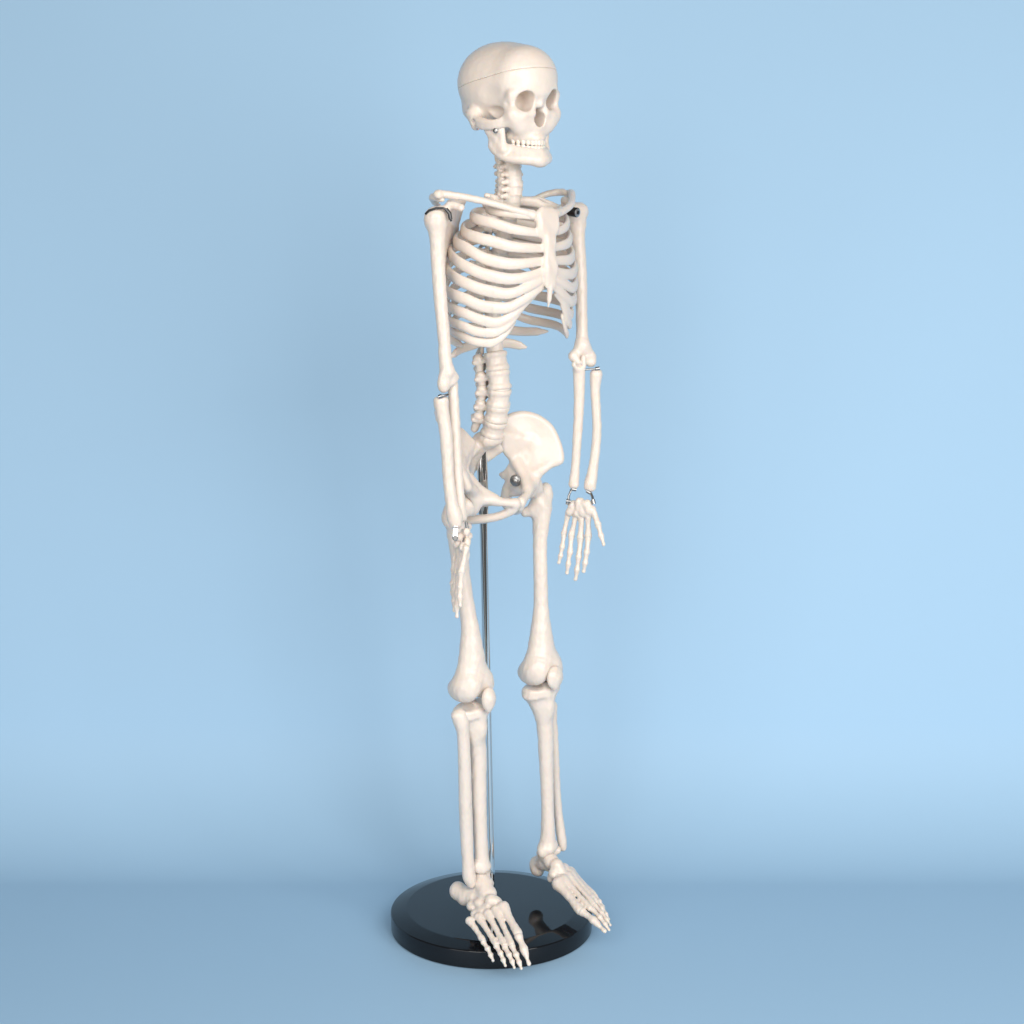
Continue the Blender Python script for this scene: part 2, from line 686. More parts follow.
jaw = Field(0.8, 3.5, rough=0.06)
for s in (-1, 1):
    body = [(27.5, 14, -55), (25.5, 18, -61), (22, 27, -65.5), (15.5, 38, -66.5), (7, 43.5, -67), (0, 44.8, -67)]
    jaw.tube([H(s * a, b_, c) for a, b_, c in body], [4, 4.4, 4.6, 5, 5.4, 5.6], n=3)
    up = [(24.5, 20, -56.5), (19, 27, -58), (14.5, 35.5, -60.7), (7, 42, -61.2), (0, 43.4, -61.2)]
    jaw.tube([H(s * a, b_, c) for a, b_, c in up], [3.6, 4.4, 4.6, 4.4, 4.4], n=3)
    jaw.tri(H(s * 27, 13, -56), H(s * 25.5, 24.5, -58), H(s * 29.5, 11, -40), 3.3)
    jaw.tri(H(s * 25.5, 24.5, -58), H(s * 29.5, 11, -40), H(s * 28, 25, -39.5), 3.0)
    jaw.tri(H(s * 25.5, 26, -58), H(s * 26.5, 15, -59), H(s * 27, 13, -56), 2.9)
    jaw.tube([H(s * 29.5, 10, -42), H(s * 30, 7, -37)], [3.2, 3.4])
    jaw.tube([H(s * 28, 22, -42), H(s * 26.5, 22, -36)], [2.8, 2.0])
jaw.ell(H(0, 45.8, -68.2), (9, 4.6, 5.4), HR)
lj = part('lower_jaw', jaw)
part('teeth_row', teeth(-57.9, 0.9, -0.1, -2.2), lj, M_TOOTH)
sc = H(-33.0, 23, -42)
sdir = unit(-sl + 0.5 * sf)
obj('screw', lathe(sc, sdir, [(-3, 1.6), (0.6, 1.6), (0.7, 2.2), (1.5, 2.2), (1.9, 1.5)], 16), M_STEEL, lj)

# ---------------------------------------------------------------- spine
SPINE = [(510.5, 153), (512.5, 166), (514, 180), (513.5, 193), (511.5, 205), (507, 225), (500.5, 250), (495, 280), (493, 310),
         (494, 338), (495.5, 355), (498, 372), (499.5, 390), (498, 407), (495.5, 422), (491, 437)]
sy = np.array([p[1] for p in SPINE], float)
spts = np.array([S(*p) for p in SPINE])
dense = catmull(spts, 12)
arc = np.concatenate([[0], np.cumsum(np.linalg.norm(np.diff(dense, axis=0), axis=1))])


def spine_at(s):
    p = np.array([np.interp(s, arc, dense[:, i]) for i in range(3)])
    q = np.array([np.interp(s + 3, arc, dense[:, i]) for i in range(3)])
    r = np.array([np.interp(s - 3, arc, dense[:, i]) for i in range(3)])
    up = unit(r - q)
    f = unit(FWD - (FWD @ up) * up)
    return Frame(p, LAT, f, up)


def s_of_z(z):
    return float(np.interp(-z, -dense[:, 2], arc))


CERV = [157.5, 165.5, 173.5, 181.5, 189, 196]
THOR = [204, 213.5, 224, 235, 246.5, 258.6, 271.5, 285, 299, 313.5, 329, 345]
LUMB = [362.5, 380.5, 398.5, 414, 429.5]


def spine_frame_at_y(y):
    z = S(505, y)[2]
    return spine_at(s_of_z(z))


spine = None


def vertebra(fr, kind, hgt):
    F = Field(0.7, 1.6)
    R = fr.R
    hh = hgt / 2 - 0.15
    if kind == 'c':
        F.disc(fr.o, fr.u, 8.2, 7.0, hh, fr.l, 0.9)
        for s in (-1, 1):
            F.tube([fr(s * 5.5, -1, 0.5), fr(s * 12.0, -2.5, -0.5)], [2.4, 2.0])
            F.tube([fr(s * 7.5, -8, -hh * 0.9), fr(s * 7.5, -9.5, hh * 0.75)], [3.0, 2.8])
            F.tube([fr(s * 6, -4.5, 1.6), fr(s * 7.5, -8.5, 1.4)], [1.7, 1.9])
            F.tube([fr(s * 7.5, -9.5, 0), fr(0, -16, -1.5)], [2.7, 2.6])
        F.tube([fr(0, -15, -1.5), fr(0, -22, -3.5)], [2.5, 2.1])
    elif kind == 't':
        w = 8.2
        F.disc(fr.o, fr.u, w, 7.6, hh, fr.l, 1.0)
        F.disc(fr.o, fr.u, w + 3, 9, hh * 0.5, fr.l, 1.0, sub=True, k=1) if False else None
        for s in (-1, 1):
            F.tube([fr(s * 5.5, -4, 2), fr(s * 7, -11, 2.2)], [2.4, 2.6])
            F.tube([fr(s * 6, -11, 2.2), fr(s * 17, -17, 3.5)], [2.8, 2.4])
            F.tube([fr(s * 6.5, -11, 2.5), fr(0, -17, -1)], [2.6, 2.4])
            F.tube([fr(s * 5, -11.5, hh), fr(s * 5, -12.5, -hh)], [2.1, 2.1])
        F.tube([fr(0, -16, -1), fr(0, -26, -11)], [2.4, 1.6])
    else:
        F.disc(fr.o, fr.u, 10.8, 9.2, hh, fr.l, 0.7)
        for e in (-1, 1):
            F.disc(fr.o + fr.u * e * (hh - 1.6), fr.u, 11.4, 9.8, 1.5, fr.l, 0.7, k=3.5)
        for s in (-1, 1):
            F.tube([fr(s * 7, -7, 3), fr(s * 8, -13, 2.5)], [2.6, 3.0])
            F.tube([fr(s * 8, -14, 5.5), fr(s * 8, -16, -8.5)], [4.2, 3.9])
            F.ell(fr(s * 9.6, -14.5, 6), (5.0, 5.0, 3.8), R)
            F.tube([fr(s * 9, -13, 2.0), fr(s * 13.5, -15.5, 2)], [3.2, 2.6])
            F.tube([fr(s * 8, -15, -1), fr(0, -20, -2)], [2.8, 2.8])
        F.tube([fr(0, -20, -1), fr(0, -29, -3)], [2.8, 2.4])
        F.tube([fr(0, -20, -5), fr(0, -28, -6)], [2.4, 2.2])
    return F


levels = [('c', y) for y in CERV] + [('t', y) for y in THOR] + [('l', y) for y in LUMB]
fr_list = [spine_frame_at_y(y) for k, y in levels]
disc_field = Field(0.8, 0.6)
for (k, y), fr in zip(levels, fr_list):
    r = {'c': (7.9, 6.7), 't': (7.9, 7.3), 'l': (10.2, 8.7)}[k]
    disc_field.disc(fr.o - fr.u * 6, fr.u, r[0], r[1], 6.5, fr.l, 0.5) if fr is not fr_list[-1] else disc_field.disc(fr.o - fr.u * 4, fr.u, r[0], r[1], 4.5, fr.l, 0.5)
top_fr = fr_list[0]
disc_field.disc(top_fr.o + top_fr.u * 4.5, top_fr.u, 6.0, 5.5, 4, top_fr.l, 0.5)
spine = part('spine', disc_field)
for i, ((k, y), fr) in enumerate(zip(levels, fr_list)):
    up_ = np.linalg.norm(fr_list[i - 1].o - fr.o) if i else 8
    dn_ = np.linalg.norm(fr_list[i + 1].o - fr.o) if i + 1 < len(fr_list) else up_
    obj('vertebra', vertebra(fr, k, (up_ + dn_) / 2).mesh(), M_BONE, spine)

# ---------------------------------------------------------------- rib cage
N0 = S(512, 205)
T = Frame(N0, LAT, FWD, UP)
#        a   b   fc   tangent y   (px, py) stations towards the breastbone
RIBS = {
    1: (38, 28, 15.5, 204, [(489, 209.5), (515, 213.5), (538, 217)]),
    2: (50.5, 34.5, 10.5, 216, [(489, 222), (515, 229.5), (541, 233.5)]),
    3: (57, 38.5, 6.5, 230, [(489, 240.5), (515, 247), (543, 248.5)]),
    4: (62.5, 42, 3.5, 241, [(464, 247), (489, 260), (515, 264), (544, 261)]),
    5: (67, 44.5, 2, 251.5, [(464, 265.5), (489, 275.5), (512, 279), (530, 276), (544, 270.5)]),
    6: (69, 46, 0.5, 267, [(464, 282.5), (489, 291), (508, 293.5), (526, 288), (543, 279)]),
    7: (69.5, 47, -2, 287, [(464, 298.5), (485, 306.5), (505, 308), (524, 299.5), (543, 285.5)]),
    8: (67, 46, -3, 302, [(464, 313), (480, 319.5), (496, 322.5), (511, 316), (526, 302.5), (537, 292)]),
    9: (65.5, 45, -3, 316.5, [(464, 326.5), (478, 331.8), (492, 333), (506, 327), (517, 315), (525, 304)]),
    10: (62, 43, -3, 328, [(464, 337), (476, 341.5), (490, 343), (501, 338), (511, 327), (517, 316)]),
}


def cage(i, ph, z):
    a, b_, fc = RIBS[i][:3]
    p = T(-a * math.sin(ph), fc - b_ * math.cos(ph), 0)
    p[2] = z
    return p


def station(i, px, py):
    lo, hi = 60 * D2R, 178 * D2R
    z = 640
    for _ in range(40):
        m = (lo + hi) / 2
        p = cage(i, m, 0)
        q = P(px, py, p[1])
        z = q[2]
        if p[0] < q[0]:
            lo = m
        else:
            hi = m
    return m, z


def rib_curve(i, n=60):
    a, b_, fc, yt, st = RIBS[i]
    pht = math.atan2(a, b_)
    pt = cage(i, pht, 0)
    zt = P(450, yt, pt[1])[2]
    fr = fr_list[5 + i]
    zb = fr.o[2] + 3
    phs, zs = [8 * D2R, 30 * D2R, pht], [zb, zb + (zt - zb) * 0.35, zt]
    for px, py in st:
        ph, z = station(i, px, py)
        phs.append(ph)
        zs.append(z)
    # monotone cubic through the stations
    phs, zs = np.array(phs), np.array(zs)
    dl = np.diff(zs) / np.diff(phs)
    m = np.zeros(len(zs))
    m[0], m[-1] = dl[0], dl[-1]
    for q in range(1, len(zs) - 1):
        m[q] = 2 * dl[q - 1] * dl[q] / (dl[q - 1] + dl[q]) if dl[q - 1] * dl[q] > 0 else 0
    x = np.linspace(phs[0], phs[-1], n)
    k = np.clip(np.searchsorted(phs, x) - 1, 0, len(phs) - 2)
    h = phs[k + 1] - phs[k]
    t = (x - phs[k]) / h
    z = (2 * t ** 3 - 3 * t ** 2 + 1) * zs[k] + (t ** 3 - 2 * t ** 2 + t) * h * m[k] + (-2 * t ** 3 + 3 * t ** 2) * zs[k + 1] + (t ** 3 - t ** 2) * h * m[k + 1]
    pts = [cage(i, ph, zz) for ph, zz in zip(x, z)]
    # the head of the rib runs in to its vertebra
    head = fr(-7.5, -5, 2)
    neck = fr(-14, -13, 2.5)
    return x, [head, neck], pts


stern = Field(0.6, 1.5, 0.5, 12, 0.03)
rib_objs = []
hts = {1: 4.3, 2: 5.0, 3: 5.4, 4: 5.6, 5: 5.6, 6: 5.5, 7: 5.5, 8: 5.0, 9: 4.5, 10: 4.2}
for i in range(1, 11):
    x, head, pts = rib_curve(i)
    cc = 132 * D2R if i < 8 else 124 * D2R
    k = int(np.searchsorted(x, cc))
    full = head + pts[2::2]
    full = list(catmull(full, 2))
    n = len(full)
    r0 = hts[i] * 0.5
    rr = [1.7 + (r0 - 1.7) * min(1, j / (n * 0.25)) for j in range(n)]
    kb = n - int((len(pts) - k) * (n / len(pts)))
    cp, cn = full[kb], unit(full[kb + 1] - full[kb - 1])
    zs_n = V(cn[0], cn[1], 0)
    rf = Field(0.6, 0.6, 0.5, 2, 0.03)
    rf.tube(full[:kb + 4], rr[:kb + 4])
    rf.plane(cp + zs_n * 0.6, zs_n, 0.1)
    rib_objs.append(rf.mesh())
    for q in (0, 1):
        path = [c if not q else c - 2 * ((c - N0) @ LAT) * LAT for c in full[kb:]]
        m_ = len(path)
        rad = [(r0 + 0.03) * (1 - 0.30 * j / m_) for j in range(m_)]
        if i < 8:
            e = path[-1]
            axis_pt = e - ((e - N0) @ LAT) * LAT
            path = path + [e + (axis_pt - e) * 0.5 - FWD * 1.8, axis_pt - FWD * 2.6]
            rad = rad + [rad[-1] * 0.8, 1.1]
        stern.tube(path, rad, k=1.0 if i > 5 else 0.9)


def mid(px, py, l=0, f=0):
    return S(px, py) + LAT * l + FWD * f


# breastbone plates (vertical measures are halved inside the field)
for a1, b1, w1, w2 in (((546.5, 212.5), (547, 218), 6, 10), ((547, 218), (548, 226), 10, 9.5), ((548, 226), (549.5, 242), 9.5, 3.5), ((549.5, 242), (550.5, 268), 3.5, 5), ((550.5, 268), (550, 284), 5, 3.5)):
    pa, pb = mid(*a1), mid(*b1)
    stern.tri(pa - LAT * w1, pa + LAT * w1, pb + LAT * w2, 1.9, k=4.0)
    stern.tri(pa - LAT * w1, pb - LAT * w2, pb + LAT * w2, 1.9, k=4.0)
stern.seg(mid(550, 288), mid(550, 298, 0, -1), 2.8, 2.2, k=1.2)
stern.seg(mid(550, 298, 0, -1), mid(549.8, 306, 0, -2), 2.2, 0.9, k=0.6)
part('breastbone', stern)
for vf in rib_objs:
    for side in (0, 1):
        part('rib', vf if not side else mirror(vf, N0, LAT))

# floating ribs
for lev, tipL, tipR, hh0 in ((16, (548, 331.5), None, 4.2), (17, (526.5, 347), (451, 357), 4.2)):
    fr = fr_list[lev]
    for s in (-1, 1):
        if lev == 16:
            tip = P(548, 331.5, 12) if s > 0 else P(463, 346, -52)
            mid_ = (fr(s * 36, -22, -4))
            path = [fr(s * 7, -6, 1), fr(s * 16, -16, 1.5), fr(s * 34, -21, -4), fr(s * 46, -9, -7)]
            path.append(tip)
        else:
            tip = P(527, 347.5, 12) if s > 0 else P(451, 357, -42)
            path = [fr(s * 7, -6, 1), fr(s * 15, -14, 0), (fr(s * 15, -14, 0) + tip) / 2 + V(0, 0, 1.5) - FWD * 2, tip]
        path = list(catmull(path, 8))
        n = len(path)
        hh = [2.6 + (hh0 - 2.2) * math.sin(min(1, (j + 1) / n) * math.pi * 0.86) for j in range(n)]
        hh[-1] = 0.8
        hh[-2] = 2.0
        hh[-3] = 2.7
        nrm = []
        for p in path:
            w = p - fr(0, 10, 0)
            w[2] = 0
            nrm.append(unit(w))
        part('rib', sweep(path, hh, [2.2] * (n - 2) + [1.7, 0.7], nrm))

# ---------------------------------------------------------------- collarbones and shoulder blades
for side in (0, 1):
    F = Field(0.7, 1.5)
    pts = [T(-15, 39.5, -7), T(-28, 34, -3), T(-48, 21, 4), T(-66, 8, 9), T(-79, -2, 11.5), T(-86, -5, 12.2)]
    F.tube(pts, [4.6, 3.5, 3.2, 3.2, 3.5, 3.4], n=5)
    F.ell(T(-14.5, 40.5, -7.3), (4.6, 4.6, 4.2))
    F.ell(T(-86.5, -5.5, 11.5), (4.2, 4.6, 4.0))
    if side:
        F = Field(0.7, 1.5)
        F.tube([T(15, 39.5, -7), T(30, 35, -5.5), T(50, 26, -1), T(66, 13, 4), T(77, 2, 7.5), T(83, -5, 8)], [4.6, 3.6, 3.3, 3.3, 3.5, 3.4], n=5)
        F.ell(T(14.5, 40.5, -7.3), (4.6, 4.6, 4.2))
        F.ell(T(84, -5.5, 8), (4.2, 4.6, 4.0))
    part('collarbone', F)

scap = Field(0.8, 3)
gl = T(-80, -7, -8)
sup = T(-30, -33, 4)
inf = T(-65, -23, -72)
medm = T(-35, -38, -22)
scap.tri(gl, sup, medm, 1.4)
scap.tri(gl, medm, inf, 1.4)
scap.tube([gl, T(-76, -12, -30), T(-70, -18, -54), inf], [3.4, 2.6, 2.2, 2.2], n=3)
scap.tube([gl, T(-58, -22, 4), sup], [2.6, 1.8, 1.8])
scap.tube([medm, sup], [1.8, 1.8])
scap.tube([medm, T(-46, -38, -50), inf], [1.8, 1.8, 2.2])
scap.ell(T(-81, -9, -8), (4, 7, 10), T.R)
scap.tube([T(-36, -40, -14), T(-54, -37, -3), T(-71, -29, 6), T(-81, -17, 9), T(-82, -6, 7.5)], [2.0, 2.6, 3.0, 3.4, 3.0], n=3)
scap.tube([gl, T(-74, -4, 2), T(-70, 6, 0)], [4.2, 3.8, 3.4], n=3)
svf = scap.mesh()
part('shoulder_blade', svf)
part('shoulder_blade', mirror(svf, N0, LAT))

# ---------------------------------------------------------------- arms
def bone(rows, k=2.0, n=4, h=0.75):
    F = Field(h, k)
    p, r = pl(*rows)
    F.tube(p, r, n=n)
    return F


# right arm (nearer, at the picture's left)
F = bone([(436.5, 217, -92, 9.5), (437, 226, -92, 8.6), (437.3, 240, -92, 6.9), (438, 262, -92, 6.2), (440.5, 300, -93, 5.9), (444, 338, -94, 5.6),
          (445, 356, -95, 5.9), (447, 372, -95, 6.6)], 4)
F.ell(P(435, 220, -92), (9.6, 9.4, 9.4))
F.ell(P(441, 217, -88), (7.5, 8, 7.5))
F.tube([P(443.5, 384, -97), P(452, 381, -92)], [4.8, 4.6])
F.tube([P(449, 372, -95), P(455.3, 377, -90)], [4, 3.2])
F.tube([P(443, 378, -97), P(443.5, 388, -97)], [4.2, 4.2])
uar = part('upper_arm_bone', F)
F = bone([(441.2, 401.5, -100, 6.9), (441.5, 406, -100, 6.6), (443, 415, -100, 5.9), (445.8, 433, -100, 5.9), (447.3, 455, -100, 5.5), (448.5, 478, -100, 5.3),
          (451.5, 502, -100, 5.6), (454.5, 516, -100, 7.3), (455.5, 522, -100, 6.6)], 3)
F.tube([P(437.5, 413, -97), P(438.5, 419, -97)], [2.8, 2.6])
F.ell(P(441, 395.2, -100), (6.5, 6.5, 2.0), sub=True, k=1.5)
rad_r = part('radius_bone', F)
F = bone([(453.3, 384, -88, 4.3), (453.2, 394, -88, 4.8), (453.9, 410, -89, 5.2), (455.5, 440, -91, 5.1), (457.6, 475, -92, 4.8), (460.2, 505, -93, 5.0), (461.8, 517, -93, 4.8)], 2)
F.ell(P(450, 388, -96), (3.6, 3.6, 4.5), sub=True, k=2)
uln_r = part('ulna_bone', F)

# left arm (further away, at the picture's right)
F = bone([(576.5, 213, 41, 9.0), (577, 222, 41, 9.0), (577.5, 235, 40, 7.3), (579, 250, 38, 6.4), (580.8, 275, 34, 5.9), (581.6, 310, 26, 5.6),
          (582, 336, 20, 5.7), (582.3, 347, 18, 6.4)], 4)
F.ell(P(571.5, 212, 36), (9.2, 9.5, 9.2))
F.ell(P(579.5, 211, 44), (8.4, 8.4, 8.0))
F.tube([P(582, 345, 18), P(574.5, 356.5, 14)], [5.8, 4.6])
F.tube([P(582.5, 345, 18), P(591, 356, 22)], [5.8, 4.9])
F.tube([P(573.6, 356, 13), P(578, 361, 11), P(584, 360.5, 15), P(590.5, 361.5, 19)], [4.6, 4.4, 3.8, 5.4])
F.ell(P(582, 358, 6), (2.8, 7, 4.0), sub=True, k=2)
ual = part('upper_arm_bone', F)
F = bone([(579, 370, 14, 6.0), (579.2, 378, 14, 5.7), (579.3, 395, 14, 5.2), (578.6, 415, 14, 4.8), (577.2, 440, 14, 4.4), (575.8, 462, 14, 4.1),
          (574.3, 478, 14, 4.8), (573.8, 484, 14, 5.1)], 2)
F.tube([P(583.5, 357, 11), P(583.5, 365, 10), P(581, 372, 12)], [2.3, 2.6, 3.6])
F.tube([P(575, 364.5, 8), P(578, 368, 10)], [3.4, 4.0])
F.ell(P(579.3, 364.2, 6), (3.2, 5, 2.8), sub=True, k=1.5)
uln_l = part('ulna_bone', F)
F = bone([(596.3, 374.5, 18, 6.2), (595.8, 379, 18, 5.6), (595.2, 388, 18, 4.8), (596, 405, 18, 4.5), (597, 425, 18, 4.4), (596.2, 445, 18, 4.5),
          (593.2, 468, 17, 4.9), (590.6, 482, 16, 6.0), (590, 486, 16, 6.0)], 2)
F.ell(P(596.3, 367.5, 18), (6.5, 6.5, 2.4), sub=True, k=1)
rad_l = part('radius_bone', F)


def finger(rows, nodes):
    """phalanges: a tube with knuckle swellings at the nodes"""
    F = Field(0.6, 1.2)
    p, r = pl(*rows)
    F.tube(p, r, n=0)
    return F


def digit(a, b_, fr_, r, tip=None, bend=None):
    """chain of bones a -> b_ with joints at the fractions fr_; every bone waisted between knobbed ends"""
    r = [q * 1.06 for q in r]
    F = Field(0.6, 1.0)
    js = [a + (b_ - a) * t for t in fr_]
    if bend is not None:
        js = [j + bend * math.sin(t * math.pi) for j, t in zip(js, fr_)]
    for i in range(len(js) - 1):
        ra, rb = r[i], r[i + 1]
        p, q = js[i], js[i + 1]
        w = 0.76 if i < len(js) - 2 else 0.82
        F.tube([p + (q - p) * 0.06, p + (q - p) * 0.3, p + (q - p) * 0.65, p + (q - p) * 0.93],
               [ra, ra * w, rb * w * 1.02, rb], k=1.0)
    return F


# left hand, spread flat
hl = Field(0.65, 1.6, 1.0, 6, 0.22)
dep = lambda px: 12 - (px - 580) * 0.55
for px, py, r in ((573, 505.5, 4.8), (580, 503, 5.2), (586.5, 504.5, 4.8), (571, 511, 4.8), (577.5, 512, 5.0), (584, 512, 5.0), (590, 510.5, 4.6), (581, 507.5, 5.2)):
    hl.ell(P(px, py, dep(px) - 1.5), (r * 1.05, 4.0, r * 1.05), k=2.2)
META = [((568.5, 512), (564, 533), 2.9), ((575.5, 516), (571.5, 534.5), 3.1), ((581.5, 517), (580.6, 537), 3.4), ((588.5, 515), (588.3, 535.5), 3.4)]
for (a, b_, r) in META:
    pa, pb = P(*a, dep(a[0])), P(*b_, dep(b_[0]))
    hl.tube([pa, pa + (pb - pa) * 0.35, pa + (pb - pa) * 0.7, pb], [r * 1.05, r * 0.78, r * 0.78, r * 1.08], k=1.2)
pa, pb = P(592.5, 509, dep(592)), P(598, 524, dep(598) - 3)
hl.tube([pa, (pa + pb) / 2, pb], [3.4, 2.7, 3.0], k=1.5)
hand_l = part('hand', hl)
TIPS = [((564, 534.5), (558.8, 563), 2.6), ((571.5, 536), (566.8, 573.5), 2.85), ((580.6, 538.5), (575.4, 580), 3.0), ((588.3, 537), (583.5, 572), 3.0)]
for a, b_, r in TIPS:
    obj('finger', digit(P(*a, dep(a[0])), P(*b_, dep(b_[0]) - 6), [0, 0.42, 0.73, 1], [r * 1.05, r * 0.98, r * 0.88, r * 0.62], bend=V(0.4, -2.5, 0)).mesh(), M_BONE, hand_l)
obj('thumb', digit(P(598.2, 525.5, dep(598) - 3), P(603.8, 545, dep(604) - 6), [0, 0.52, 1], [2.9, 2.6, 1.7]).mesh(), M_BONE, hand_l)

# right hand, seen from its edge
hr = Field(0.65, 1.6, 1.0, 3, 0.25)
for px, py, d, r in ((459, 537, -99, 4.4), (464, 534, -93, 4.6), (466, 541, -88, 4.2), (457.5, 544, -97, 4.4), (463, 547, -104, 4.6), (466.5, 531, -97, 4.2), (469, 536, -90, 3.6)):
    hr.ell(P(px, py, d), (r * 0.85, r, r), k=1.6)
HM = [((466, 548, -108), (461.5, 571, -113), 3.1), ((463, 549, -102), (459, 574, -105), 3.2), ((459.5, 548, -96), (456.2, 573, -97), 3.0), ((456.5, 546, -90), (453.8, 570, -89), 2.8)]
for a, b_, r in HM:
    pa, pb = P(*a), P(*b_)
    hr.tube([pa, pa + (pb - pa) * 0.35, pa + (pb - pa) * 0.7, pb], [r * 1.1, r * 0.8, r * 0.8, r * 1.1], k=1.2)
pa, pb = P(467.5, 541, -100), P(466.3, 557, -106)
hr.tube([pa, (pa + pb) / 2, pb], [3.2, 2.5, 3.0], k=1.5)
hand_r = part('hand', hr)
for a, b_, r in (((461.4, 572.5, -113), (460.3, 606, -117), 2.9), ((458.8, 575.5, -105), (457, 617, -109), 3.0), ((456, 574.5, -97), (454.4, 611, -100), 2.8), ((453.7, 571.5, -89), (453.0, 600, -91), 2.6)):
    obj('finger', digit(P(*a), P(*b_), [0, 0.42, 0.73, 1], [r * 1.05, r * 0.98, r * 0.88, r * 0.62], bend=V(-0.8, 0, 0)).mesh(), M_BONE, hand_r)
obj('thumb', digit(P(466.2, 558.5, -106), P(461.5, 577, -110), [0, 0.52, 1], [2.9, 2.5, 1.6]).mesh(), M_BONE, hand_r)

# ---------------------------------------------------------------- pelvis
PM = P(498, 494.5, -18)
PL_, PR_ = P(531, 485, 13), P(465, 505, -49)
tilt = unit(V(*(LAT * 88)) + V(0, 0, 7))
pu = unit(np.cross(FWD, tilt))
Q = Frame(PM, tilt, FWD, pu)


def hip(s):
    q = lambda l, f, u: Q(s * l, f, u)
    F = Field(0.8, 5, 1.0, 24, 0.03)
    c = q(48, 1, 42)
    rim = [q(21, -10, 53), q(27, -14, 61), q(34, -12, 66), q(43, -7, 67.5), q(51, -1, 65.5), q(57.5, 5.5, 60.5), q(62, 12, 53), q(63.5, 17, 43), q(63, 21.5, 33), q(61, 23.5, 24), q(54, 18, 21), q(46, 14, 17),
           q(38, 4, 12), q(33, -11, 28), q(25, -12, 38)]
    fine = catmull(rim + [rim[0]], 3)[:-1]
    mids = [c + (r_ - c) * 0.5 + s * tilt * 1.6 - FWD * 0.8 for r_ in fine]
    for i in range(len(fine)):
        j = (i + 1) % len(fine)
        F.tri(c, mids[i], mids[j], 2.3, k=4)
        F.tri(mids[i], fine[i], fine[j], 2.3, k=4)
        F.tri(mids[i], mids[j], fine[j], 2.3, k=4)
    F.tube([q(32, -4, 22), q(30, 6, 12), q(22, 17, 4)], [5.0, 5.2, 4.2], n=3, k=4)
    F.tube(rim[1:10], [2.6] * 8 + [3.0], n=3, k=3)
    F.tube([q(61, 23.5, 24), q(54, 18.5, 21), q(47, 15, 17), q(41, 8, 10)], [2.8, 2.6, 4.2, 6.5], n=3, k=3)
    F.tube([q(27, -12, 46), q(33, -10, 30), q(36, -6, 16)], [3.6, 4.2, 6.0], k=4)
    # socket block
    F.ell(q(38.5, 0, 3), (8.5, 15, 15.5), Q.R, k=5)
    # ischium
    F.tube([q(34, -10, 10), q(30.5, -18, -4), q(30, -22, -17)], [6.2, 5.6, 5.4], k=5)
    F.tube([q(33, -14, 12), q(29.5, -25.5, 10)], [4.4, 1.7], k=4)
    F.tri(q(33, -11, 24), q(30, -22, 8), q(34, -4, 6), 2.4, k=3)
    F.tri(q(33, -8, 4), q(30, -20, -10), q(20, 17, -1), 2.2, k=4)
    F.tri(q(33, 2, 6), q(30, -10, 0), q(18, 19, 0), 2.4, k=4)
    # pubis
    F.tube([q(37, 9, 5), q(27, 16, 3), q(15, 23, -1), q(3.5, 27, -3.5)], [6.4, 4.6, 3.8, 4.6], n=3, k=4)
    F.tube([q(3.5, 26, -6), q(5, 22.5, -11), q(14, 8, -18), q(29, -17, -21)], [4.4, 4.4, 4.0, 4.8], n=3, k=3)
    F.tri(q(4, 26, -4), q(13, 22, -2), q(6, 21, -11), 2.6, k=2)
    F.ell(q(47.5, 0, 1), (12, 11.6, 11.6), Q.R, sub=True, k=1.5)
    return F


hipR = part('hip_bone', hip(-1))
hipL = part('hip_bone', hip(1))
bd = unit(-tilt + FWD * 0.45 - pu * 0.1)
bc = Q(28, -2.5, 9)
for s, hb in ((1, hipL), (-1, hipR)):
    dd = unit(-s * tilt + FWD * 0.5)
    cc = P(515.6, 480.6, -6) if s > 0 else Q(-27, -2.5, 9)
    obj('bolt', join(lathe(cc, dd, [(-8, 2.6), (-0.6, 2.6)], 16), lathe(cc, dd, [(-0.6, 5.7), (0.1, 5.7)], 28), lathe(cc, dd, [(0.1, 5.0), (2.0, 5.0), (2.4, 4.4)], 6),
                     lathe(cc, dd, [(2.3, 2.5), (3.8, 2.5), (4.2, 2.0)], 18)), M_STEEL, hb)

sac = Field(0.8, 4, 1.0, 8)
l5 = fr_list[-1]
promo = l5(0, 0, -8.5)
sac.ell(l5(0, -0.5, -11.5), (13.2, 11, 7.5), Q.R, k=3)
sac.ell(l5(0, -1, -14), (12.5, 10.5, 7), Q.R)
sac.tube([l5(0, -3, -12), Q(0, -22, 44), Q(0, -33, 28), Q(0, -37, 12)], [8.5, 8, 5.5, 3], n=3)
for s in (-1, 1):
    sac.tube([l5(s * 4, -8, -17), Q(s * 21, -17, 40)], [6, 5.5], k=4)
    sac.tri(l5(s * 4, -10, -17), Q(s * 22, -18, 40), Q(s * 6, -30, 28), 4.5)
    sac.tri(Q(s * 22, -18, 42), Q(s * 24, -15, 40), Q(s * 4, -33, 22), 3.5)
part('sacrum', sac)

# ---------------------------------------------------------------- legs
def knee_frame(K, top, yaw):
    l, f, u = axes_yaw(yaw)
    u = unit(top - K)
    f = unit(f - (f @ u) * u)
    return Frame(K, np.cross(f, u) if (np.cross(f, u) @ l) > 0 else np.cross(u, f), f, u)


